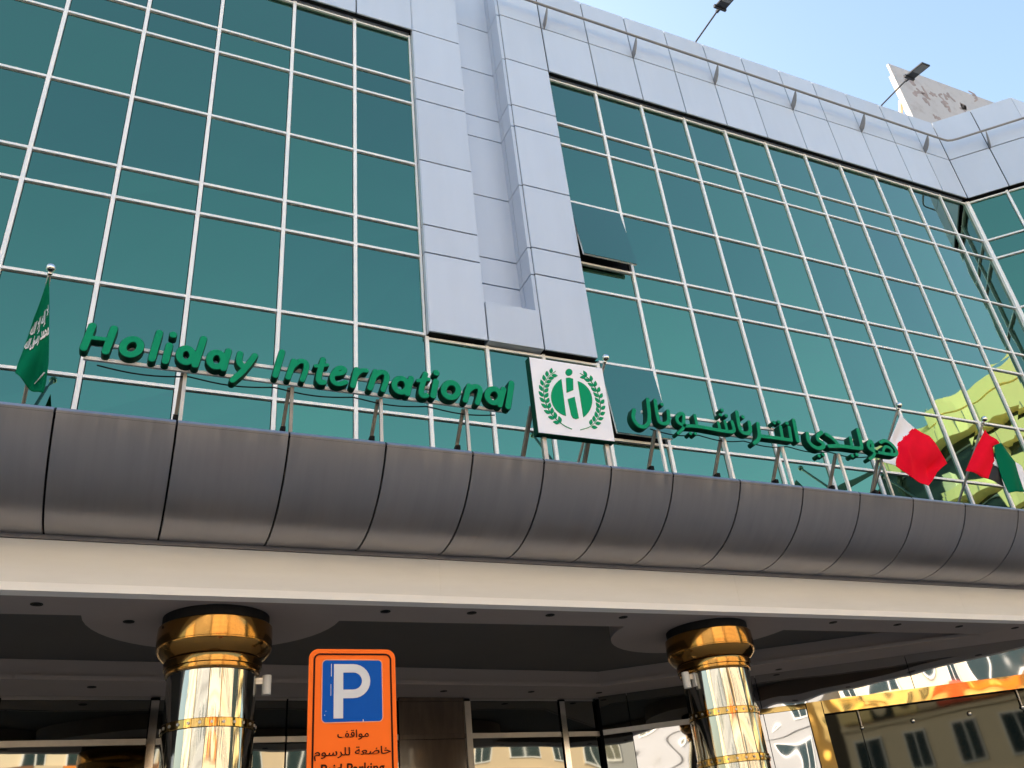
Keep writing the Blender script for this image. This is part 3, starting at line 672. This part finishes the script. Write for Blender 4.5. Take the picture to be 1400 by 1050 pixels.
def wall_light(x, y, side, label):
    t = thing('wall_light', label, 'lamp', (x, y, 3.25), 'small pale lamps on the columns')
    obj('lamp_body', lathe([(.02, 3.165), (.037, 3.165), (.038, 3.17), (.038, 3.315), (.036, 3.32), (.02, 3.32)], x, y, 20), LIGHTBODY, t, smooth=True)
    obj('arm', B(x-.085 if side > 0 else x+.036, x-.036 if side > 0 else x+.085, y-.012, y+.012, 3.25, 3.30), STEEL, t)
    obj('back_plate', B(x-.10 if side > 0 else x+.085, x-.086 if side > 0 else x+.10, y-.03, y+.03, 3.18, 3.32), LIGHTBODY, t)
wall_light(1.245, 7.56, 1, 'small pale cylinder lamp on the right side of the left brass column')
wall_light(5.41, 7.50, -1, 'small pale cylinder lamp on the left side of the right brass column')

# ------------------------------------------------------------------ raised lettering
SY = 6.2
def letter_sign(label, glyphs, words, rails, legs, loc):
    t = thing('letter_sign', label, 'sign', loc, 'green lettering standing on the canopy')
    for g in glyphs:
        lp = stroke_loops(g, .0035)
        lt = place('letter', loops_mesh(lp, SY+.004, SY+.082), GREENSIDE, t)
        lp2 = stroke_loops([(q, h-.0042) for q, h in g], .0035)
        face = place('face', loops_mesh(lp2, SY-.003, SY+.0035, 0.0), GREEN, lt)
    for x0, x1, z in rails:
        obj('rail', B(x0, x1, SY+.084, SY+.110, z-.014, z+.014), ALU, t)
    for x, z, m in legs:
        obj('strut', bar((x, SY+.126, z), (x, SY+.126, 4.80), .028), m, t)
        obj('strut', bar((x-.02, SY+.145, z), (x-.03, 6.80, 4.80), .028), RUST, t)
        obj('clamp', B(x-.048, x-.008, 6.50, 6.56, 5.08, 5.12), BLACK, t)
    cab = []
    for x0, x1, z in rails[1:]:
        for k in range(41):
            x = x0+.1+(x1-x0-.2)*k/40
            cab.append((x, SY+.14, z-.025-.035*abs(math.sin(k*.39))))
    obj('cable', T(cab, .006, 6), BLACK, t)
    return t
letter_sign('green Latin lettering in two slanted words on thin rails at the left of the canopy', HOLIDAY+INTERNATIONAL, '', [(-.46, 3.10, 5.553), (-.46, 3.10, 5.415)],
            [(.285, 5.43, STEEL), (1.135, 5.41, RUST), (1.905, 5.40, STEEL), (2.71, 5.41, STEEL)], (1.3, 6.3, 4.80))
letter_sign('green Arabic lettering on thin rails right of the white emblem board', ARABIC, '', [(4.62, 7.75, 5.613), (4.62, 7.75, 5.475)],
            [(4.80, 5.45, ALU), (5.618, 5.45, ALU), (6.39, 5.43, ALU), (7.19, 5.43, ALU), (7.83, 5.43, STEEL)], (6.2, 6.3, 4.80))

# emblem board ------------------------------------------------------
bd = thing('emblem_board', 'white square board with green leaf wreath emblem between the two lines of lettering', 'sign', (3.74, 6.2, 4.80))
bx0, bx1 = (BOARD[0][0]+BOARD[3][0])/2, (BOARD[1][0]+BOARD[2][0])/2
bz0, bz1 = (BOARD[2][1]+BOARD[3][1])/2, (BOARD[0][1]+BOARD[1][1])/2
obj('casing', B(bx0-.006, bx1+.006, 6.156, 6.235, bz0-.006, bz1+.006), GREENSIDE, bd)
obj('white_face', B(bx0, bx1, 6.150, 6.155, bz0, bz1), WHITESIGN, bd)
for L in EMBLEM:
    place('emblem_piece', loops_mesh([L], 6.143, 6.1495), EMBGREEN, bd)
def catmull(p, n=8):
    p = [np.array(q) for q in p]; p = [2*p[0]-p[1]]+p+[2*p[-1]-p[-2]]; out = []
    for i in range(1, len(p)-2):
        for k in range(n):
            t = k/n
            out.append(.5*((2*p[i])+(-p[i-1]+p[i+1])*t+(2*p[i-1]-5*p[i]+4*p[i+1]-p[i+2])*t*t+(-p[i-1]+3*p[i]-3*p[i+1]+p[i+2])*t**3))
    out.append(p[-2]); return out
for S in STEMS:
    c = catmull(S)
    seg = [np.linalg.norm(c[i+1]-c[i]) for i in range(len(c)-1)]; cum = np.concatenate([[0], np.cumsum(seg)]); tot = cum[-1]
    def at(s):
        i = min(np.searchsorted(cum, s, side='right')-1, len(c)-2); f = (s-cum[i])/seg[i]
        return c[i]*(1-f)+c[i+1]*f, (c[i+1]-c[i])/seg[i]
    place('stem', loops_mesh(stroke_loops([([tuple(q) for q in c], .0028)], .0012), 6.143, 6.1495), EMBGREEN, bd)
    for k in range(11):
        for sd in (-1, 1):
            s = tot*(.17+.80*k/10.6)+(.008 if sd > 0 else 0)
            q, d = at(min(s, tot*.97))
            n = np.array([-d[1], d[0]])*sd
            ax = d*math.cos(R(36))+n*math.sin(R(36)); nn = np.array([-ax[1], ax[0]])
            base = q+n*.010-d*.012; Lf, Wf = .067, .0180
            lp = []
            for j in range(8):
                u = j/8; lp.append(tuple(base+ax*Lf*u+nn*Wf*math.sin(math.pi*u**.85)))
            for j in range(8):
                u = 1-j/8; lp.append(tuple(base+ax*Lf*u-nn*Wf*math.sin(math.pi*u**.85)))
            place('leaf', loops_mesh([lp], 6.143, 6.1495), EMBGREEN, bd)
for x in (3.42, 4.085):
    obj('strut', bar((x, 6.23, bz0-.008), (x, 6.23, 4.80), .042), STEEL, bd)
    obj('strut', bar((x-.05, 6.285, bz0+.35), (x-.06, 6.80, 4.80), .036), RUST, bd)

# ------------------------------------------------------------------ flags on leaning poles
def flagpole(x, label, t0=0.0, lean=-.09):
    top = Vector((x, 8.78, 7.975)); foot = Vector((x+lean*1.3, 9.93, 6.62))
    t = thing('flagpole', label, 'flagpole', tuple(foot), 'leaning flagpoles in front of the glass wall')
    obj('pole', T([foot, top], .021, 12), STEEL, t, smooth=True)
    obj('finial', ball(top+(top-foot).normalized()*.045, .052), CHROME, t, smooth=True)
    obj('ring', ball(top+(top-foot).normalized()*-.02, .028), CHROME, t, smooth=True)
    obj('wall_bracket', B(foot.x-.05, foot.x+.05, 9.90, 9.953, foot.z-.08, foot.z+.08), STEEL, t)
    return top, foot
flagpole(-1.125, 'leaning flagpole at far left carrying the plain green flag with white script')
flagpole(5.985, 'leaning flagpole behind the white emblem board, only its round finial showing')
flagpole(11.72, 'leaning flagpole carrying the red and white flag')
flagpole(13.80, 'leaning flagpole carrying the flag of red, green, white and black')
def interp(P, t):
    n = len(P)-1; f = min(t*n, n-1e-6); i = int(f); f -= i
    return (P[i][0]*(1-f)+P[i+1][0]*f, P[i][1]*(1-f)+P[i+1][1]*f)
def cloth(name, grid, mats, fn=None):
    bm = bmesh.new()
    uvl = bm.loops.layers.uv.new('UVMap')
    V = [[bm.verts.new(p) for p in row] for row in grid]
    nr, nc = len(V), len(V[0])
    for i in range(nr-1):
        for j in range(nc-1):
            f = bm.faces.new((V[i][j], V[i][j+1], V[i+1][j+1], V[i+1][j]))
            for lp, (a, b) in zip(f.loops, ((i, j), (i, j+1), (i+1, j+1), (i+1, j))): lp[uvl].uv = (b/(nc-1), a/(nr-1))
            f.smooth = True
            if fn: f.material_index = fn((j+.5)/(nc-1), (i+.5)/(nr-1))
    me = bpy.data.meshes.new(name); bm.to_mesh(me); bm.free()
    return me
def solid(o, th=.004):
    md = o.modifiers.new('thickness', 'SOLIDIFY'); md.thickness = th; md.offset = 0
# green flag with white script
def sy(x, z): return 8.70+.065*math.sin(15*x+2.6*z)+.03*math.sin(33*x-5*z)
grid = []
for i in range(29):
    v = i/28; a = interp(SAUDI[0], v); b = interp(SAUDI[1], v); row = []
    for j in range(25):
        u = j/24; x = a[0]*(1-u)+b[0]*u; z = a[1]*(1-u)+b[1]*u
        z -= .03*math.sin(math.pi*u)*v
        row.append((x, sy(x, z), z))
    grid.append(row)
fl = thing('flag', 'green flag with white script and sword hanging limp at the far left', 'flag', (-1.1, 8.7, 7.9), 'flags on the leaning poles')
solid(place('flag_cloth', cloth('flag_cloth', grid, None), FLAGGREEN, fl))
LAA = '\ufefb'; ILAH = '\ufeea\ufedf\ufe87'; ILLA = '\ufefb\ufe87'; ALLAH = '\ufeea\ufee0\ufedf\ufe8d'
MUH = '\ufeaa\ufee4\ufea4\ufee3'; RASUL = '\ufedd\ufeee\ufeb3\ufead'
def script_on_flag(body, v0, v1):
    me = text_mesh(body, -.001, .001, offset=.022)
    n = len(me.vertices); co = np.empty(n*3); me.vertices.foreach_get('co', co); co = co.reshape(-1, 3)
    lo, hi = co.min(0), co.max(0); u = (hi[0]-co[:, 0])/(hi[0]-lo[0]); w = (co[:, 2]-lo[2])/(hi[2]-lo[2])
    o, e, f, g = [np.array(q) for q in SCRIPT_FRAME]
    w = v0+(v1-v0)*w
    for k in range(n):
        q = (o*(1-u[k])+e*u[k])*(1-w[k])+(f*(1-u[k])+g*u[k])*w[k]
        co[k] = (q[0], sy(q[0], q[1])-.012+co[k][1], q[1])
    me.vertices.foreach_set('co', co.ravel()); me.update()
    place('flag_script', me, WHITECLOTH, fl)
script_on_flag(ALLAH+' '+ILLA+' '+ILAH+' '+LAA, .42, 1.0)
script_on_flag(ALLAH+' '+RASUL+' '+MUH, -.04, .46)
bm = bmesh.new()
x0, z0 = SAUDI[1][4][0], SAUDI[1][4][1]
tube(bm, [(x0-.10, sy(x0-.1, z0-.14)-.012, z0-.20), (x0-.02, sy(x0-.02, z0-.1)-.012, z0-.11)], [.004, .009], 6)
obj('flag_sword', bm, WHITECLOTH, fl)
# red and white flag
def bpy_y(u, v): return 8.68+(.080*math.sin(8.0*u+2.4*v)*(.2+u)+.022*math.sin(19*u-5*v))*(.25+.75*math.sin(math.pi*v))+.08*v*(1-u)**2
def tri(t): t = t % 1; return abs(2*t-1)
grid = []
C5 = BAHRAIN
for i in range(49):
    v = i/48; row = []
    ks = [interp(c, v) for c in C5]
    for j in range(65):
        u = j/64; x, z = interp(ks, u)
        row.append((x, bpy_y(u, v), z))
    grid.append(row)
fl2 = thing('flag', 'red flag with a white band at the pole, waving', 'flag', (11.7, 8.7, 7.9), 'flags on the leaning poles')
solid(place('flag_cloth', cloth('flag_cloth', grid, None, lambda u, v: 1 if u > .225+.030*tri(v*5) else 0), [WHITECLOTH, REDCLOTH], fl2))
# four-colour flag
fl3 = thing('flag', 'four-colour flag with red hoist and green, white and black bands, drooping at right edge', 'flag', (13.8, 8.7, 7.9), 'flags on the leaning poles')
def patch(A, Bp, m, y, amp, name, ph=0.0):
    grid = []
    for i in range(25):
        v = i/24; a = interp(A, v); b = interp(Bp, v); row = []
        for j in range(17):
            u = j/16; x = a[0]*(1-u)+b[0]*u; z = a[1]*(1-u)+b[1]*u
            row.append((x, y(u, v)+amp*math.sin(6*u+3*v+ph), z))
        grid.append(row)
    me = cloth('flag_cloth', grid, None)
    o = place(name, me, m, fl3); solid(o)
E5 = EMIRATES
patch([E5[0][0], E5[0][5]], [E5[0][1], E5[0][2], E5[0][3], E5[0][4]], REDCLOTH, lambda u, v: 8.70+.06*v*(1-u), .025, 'red_band')
patch([E5[1][0], E5[1][9], E5[1][8], E5[1][7]], [E5[1][1], E5[1][2], E5[1][3], E5[1][4], E5[1][5]], FLAGGREEN, lambda u, v: 8.672-.02*math.sin(math.pi*u), .022, 'green_band')
patch([E5[2][0], E5[2][2]], [E5[2][0], E5[2][1]], WHITECLOTH, lambda u, v: 8.71, .0, 'white_band')
patch([E5[3][0], E5[3][3]], [E5[3][1], E5[3][2]], BLACKCLOTH, lambda u, v: 8.725, .012, 'black_band')
patch([E5[4][0], E5[4][5], E5[4][4]], [E5[4][1], E5[4][2], E5[4][3]], WHITECLOTH, lambda u, v: 8.70, .02, 'white_band', 1.0)

# ------------------------------------------------------------------ roof lamps and billboard
def flood(x, label):
    t = thing('flood_light', label, 'lamp', (x, 9.9, 18.4), 'flood lights reaching out over the parapet')
    obj('arm', T([(x, 10.3, 18.42), (x, 9.95, 18.60), (x, 9.0, 18.60)], .020, 10), LAMPBODY, t, smooth=True)
    hd = bmesh.new()
    def hp(a, s, n): return (x+a, 9.02-s*.985-n*.17, 18.585-s*.17+n*.985)
    def hb(bm, a0, a1, s0, s1, n0, n1): hexa(bm, [hp(a0,s0,n0),hp(a1,s0,n0),hp(a1,s1,n0),hp(a0,s1,n0),hp(a0,s0,n1),hp(a1,s0,n1),hp(a1,s1,n1),hp(a0,s1,n1)])
    hb(hd, -.14, .14, .06, .56, -.012, .025)
    obj('lamp_head', hd, LAMPBODY, t)
    b2 = bmesh.new(); hb(b2, -.165, .165, .0, .058, -.035, .04); obj('end_cap', b2, LAMPBODY, t)
    b3 = bmesh.new(); hb(b3, -.11, .11, .24, .53, -.020, -.013); obj('lamp_lens', b3, LAMPFACE, t)
    b4 = bmesh.new(); hb(b4, -.03, .03, -.10, .0, -.03, .03); obj('bracket', b4, LAMPBODY, t)
flood(10.99, 'flood light on a thin arm cut off by the top edge of the photo')
flood(16.98, 'flood light on a thin arm in front of the stained billboard')
bb = thing('billboard', 'stained white billboard with ghost marks of old lettering on the roof', 'billboard', (27, 13.1, 18.3))
FB = Frame((23.67, 13.0), (1, 0))
obj('board', B(23.67, 38.0, 13.0, 13.10, 19.5, 26.60), STAINED, bb, bevel=.01)
for gx, gz, w, h in ((24.588,25.873,0.35,0.16),(24.630,25.452,0.7,0.5),(25.057,25.867,0.12,0.5),(25.007,25.379,0.3,0.2),(24.920,25.068,0.25,0.3),(25.495,25.657,0.35,0.3),(26.159,25.783,0.5,0.4),(25.989,25.312,0.5,0.16),(25.932,25.074,0.35,0.3),(26.572,25.876,0.3,0.5),(27.019,25.535,0.6,0.4),(27.169,25.464,0.4,0.4),(28.268,26.482,0.4,0.3),(25.000,24.130,0.3,0.2)):
    st = []
    for q in range(3):
        px, pz = gx+random.uniform(-.3, .3)*w, gz+random.uniform(-.4, .4)*h
        st.append(([(px, pz), (px+random.uniform(-.6, .6)*w, pz+random.uniform(-.6, .6)*h), (px+random.uniform(-.5, .5)*w, pz+random.uniform(-.8, .8)*h)], random.uniform(.03, .07)))
    place('stain', loops_mesh(stroke_loops(st, .02), 12.994, 12.9985), GHOST, bb)
for x in (23.9, 27, 30.5, 34, 37.5):
    obj('post', B(x-.08, x+.08, 13.12, 13.28, 18.2, 26.2), TAN, bb)
    obj('brace', bar((x, 13.3, 25.0), (x, 16.0, 18.2), .10), TAN, bb)
obj('cross_bar', B(23.2, 38, 13.30, 13.42, 21.3, 21.45), TAN, bb)
obj('cross_bar', B(23.3, 38, 13.30, 13.42, 23.6, 23.75), TAN, bb)

# ------------------------------------------------------------------ parking sign
ps = thing('parking_sign', 'orange paid parking sign with a blue square and white letter in front of the entrance', 'sign', (1.045, 4.05, .12))
def rrect(x0, x1, z0, z1, r, n=6):
    out = []
    for cx, cz, a0 in ((x1-r, z1-r, 0), (x0+r, z1-r, 90), (x0+r, z0+r, 180), (x1-r, z0+r, 270)):
        for k in range(n+1):
            a = R(a0+90*k/n); out.append((cx+r*math.cos(a), cz+r*math.sin(a)))
    return out
px0, px1, pz0, pz1 = .8435, 1.2495, 1.72, 2.628
place('panel', loops_mesh([rrect(px0, px1, pz0, pz1, .042)], 4.0, 4.012), ORANGE, ps)
def ringpart(name, i0, i1, r, m, y):
    place(name, loops_mesh([rrect(px0+i0, px1-i0, pz0+i0, pz1-i0, r), rrect(px0+i1, px1-i1, pz0+i1, pz1-i1, max(r-(i1-i0), .006))], y, y+.002), m, ps)
ringpart('border_line', .0195, .0275, .030, SIGNBLACK, 3.9975)
place('blue_square', loops_mesh([rrect(.904, 1.182, 2.306, 2.577, .019)], 3.9968, 3.9995), SIGNBLUE, ps)
ringw = [rrect(.9005, 1.1855, 2.3025, 2.5805, .022), rrect(.9045, 1.1815, 2.3065, 2.5765, .018)]
place('square_edge', loops_mesh(ringw, 3.9962, 3.9966), mat('pale_orange_edge', (.80, .34, .16), .5), ps)
# letter P
def parc(cx, cz, rx, rz, a0, a1, n=14): return [(cx+rx*math.cos(R(a0+(a1-a0)*k/n)), cz+rz*math.sin(R(a0+(a1-a0)*k/n))) for k in range(n+1)]
PX0, PX1, PT, PB = .9565, 1.126, 2.559, 2.322
rb = .0435+.0
outer = [(PX0, PB), (PX0+.043, PB), (PX0+.043, 2.408)]+parc(1.046, (PT+2.408)/2, PX1-1.046, (PT-2.408)/2, -90, 90)+[(PX0, PT)]
hole = [(PX0+.043, 2.4455)]+parc(1.046, (PT+2.408)/2, PX1-1.046-.039, (PT-2.408)/2-.0375, -90, 90)+[(PX0+.043, PT-.0375)]
place('letter', loops_mesh([outer, hole], 3.9948, 3.9964), SIGNWHITE, ps)
def sign_text(body, cx, cz, w, h=None, off=.0):
    place('lettering', fit_text(text_mesh(body, 3.9966, 3.9990, offset=off), cx, cz, w, h), SIGNBLACK, ps)
sign_text('\ufed2\ufed7\ufe8d\ufeee\ufee3', 1.046, 2.252, .142, .042, .006)
sign_text('\ufee1\ufeee\ufeb3\ufeae\ufee0\ufedf \ufe94\ufecc\ufebf\ufe8e\ufea7', 1.046, 2.176, .345, .052, .006)
sign_text('Paid Parking', 1.046, 2.106, .282, .058, .010)
for sx0, sx1, sz0, sz1 in ((.9435, .9462, 2.505, 2.560), (.9425, .9445, 2.420, 2.470), (1.090, 1.093, 2.306, 2.316), (.915, .9185, 2.335, 2.339), (.9215, .923, 2.352, 2.356)):
    obj('scratch', B(sx0, sx1, 3.9955, 3.9965, sz0, sz1), SIGNWHITE, ps)
obj('post', T([(1.046, 4.05, .12), (1.046, 4.05, 2.56)], .03, 16), STEEL, ps, smooth=True)
for z in (2.4, 1.95): obj('clamp', B(.99, 1.10, 4.0125, 4.09, z-.02, z+.02), STEEL, ps)

# ------------------------------------------------------------------ street opposite (seen mirrored in glass and brass)
def block(label, x0, x1, y0, y1, h, wall, nb, nf, group='buildings across the street', first=4.2, ww=.5, wh=.55):
    t = thing('street_building', label, 'building', ((x0+x1)/2, (y0+y1)/2, 0), group)
    obj('wall', B(x0, x1, y0, y1, .0, h), wall, t)
    obj('parapet', B(x0-.15, x1+.15, y1-.4, y1+.2, h+.003, h+.7), wall, t)
    fh = (h-first)/nf; bw = (x1-x0)/nb
    for f in range(nf):
        for b in range(nb):
            cx = x0+(b+.5)*bw; z0 = first+f*fh+fh*.22; w = bw*ww*(.8 if (b % 3) else 1.1)
            fr = obj('window', B(cx-w/2-.08, cx+w/2+.08, y1+.003, y1+.09, z0-.08, z0+fh*wh+.08), ALU, t)
            obj('pane', B(cx-w/2, cx-.04, y1+.093, y1+.11, z0, z0+fh*wh), WINDOW, fr)
            obj('pane', B(cx+.04, cx+w/2, y1+.093, y1+.11, z0, z0+fh*wh), WINDOW, fr)
        obj('ledge', B(x0, x1, y1+.003, y1+.14, first+f*fh-.12, first+f*fh+.05), wall, t)
    for b in range(nb):
        cx = x0+(b+.5)*bw
        obj('shop_window', B(cx-bw*.4, cx+bw*.4, y1+.003, y1+.06, .4, 3.3), WINDOW, t)
    return t
block('white building with teal windows across the street, mirrored in the steel wall panels', -34, -9, -42, -25, 21, SHADEDWHITE, 10, 5)
cb = block('cream building with orange shop boards across the street, mirrored in the gold trim', -7.5, 9.5, -42, -25, 19, CREAM, 7, 5, first=4.0)
xs = [-7.3, -5.6, -4.4, -3.2, -2.2, -.6, 1.6, 3.4, 5.2, 7.4, 9.3]
bc = [YELLOW, SLATE, YELLOW, TAN, REDBOARD, ORANGEAD, BROWN, TAN, ORANGEAD, BROWN]
for k in range(10):
    obj('shop_board', B(xs[k], xs[k+1]-.05, -24.99, -24.70, 7.25, 8.15), bc[k], cb)
for cx, cz, rr, m in ((-5.1, 7.7, .36, CREAM), (-3.8, 7.75, .28, SLATE), (-1.4, 7.6, .25, REDBOARD), (.5, 7.8, .26, YELLOW), (6.2, 7.7, .34, SLATE)):
    place('board_disc', loops_mesh([[(cx+rr*math.cos(2*math.pi*q/20), cz+rr*math.sin(2*math.pi*q/20)) for q in range(20)]], -24.69, -24.65), m, cb)
block('tan building across the street, mirrored in the entrance glass', 12, 44, -44, -26, 20, TAN, 11, 5)
block('cream building far down the street to the left', -75, -38, -44, -26, 22, CREAM, 10, 5)
# yellow tower at the right with wavy balcony bands
yt = thing('street_building', 'yellow tower with wavy balcony bands, mirrored in the glass at far right', 'building', (80, -20, 0), 'buildings across the street')
YX = 75.0
def wavy(z0, z1, y0, y1, off, m, name, amp=.8):
    n = 30; pts = []
    for k in range(n+1):
        y = y0+(y1-y0)*k/n
        pts.append((YX-off-amp*max(0, math.sin(y*.36+1.0))**.5, y))
    obj(name, P(pts+[(86, y1), (86, y0)], z0, z1), m, yt)
obj('wall', B(YX+1.4, 86, -40.5, -8, 0, 38.5), SLATE, yt)
obj('wall', B(YX+.5, 92, -50, -40.6, 0, 37.5), SLATE, yt)
wavy(38.6, 40.3, -33.5, -8, .0, YELLOW, 'balcony_band')
wavy(36.1, 38.3, -40.4, -8, .2, YELLOW, 'balcony_band')
obj('roof_room', B(YX+.2, YX+5, -40.2, -33.7, 38.51, 39.6), YELLOW, yt)
for k in range(9):
    z = 35.0-k*3.3
    wavy(z-1.6, z, -29 if k % 2 == 0 else -34, -8, .1, YELLOW, 'balcony_band')
    for y in (-33.5, -27, -20, -13):
        obj('pier', B(YX+.3, YX+1.5, y-.8, y+.8, z-3.28, z-1.62), CREAM, yt)
    obj('ledge', B(YX+1.2, YX+1.5, -40.4, -8.1, z-.15, z+.05), STEEL, yt)
for k in range(-1, 9):
    z0, z1 = (36.15, 38.25) if k < 0 else (35.0-k*3.3-1.56, 35.0-k*3.3-.04)
    ys = -40 if k < 0 else (-28.6 if k % 2 == 0 else -33.6)
    while ys < -9:
        xx = YX-(.2 if k < 0 else .1)-.8*max(0, math.sin(ys*.36+1.0))**.5
        obj('joint', B(xx-.03, xx+.2, ys-.05, ys+.05, z0, z1), STEEL, yt)
        ys += 2.6
obj('roof_mast', T([(78, -36, 39.6), (78, -36, 42.5)], .08, 8), STEEL, yt)
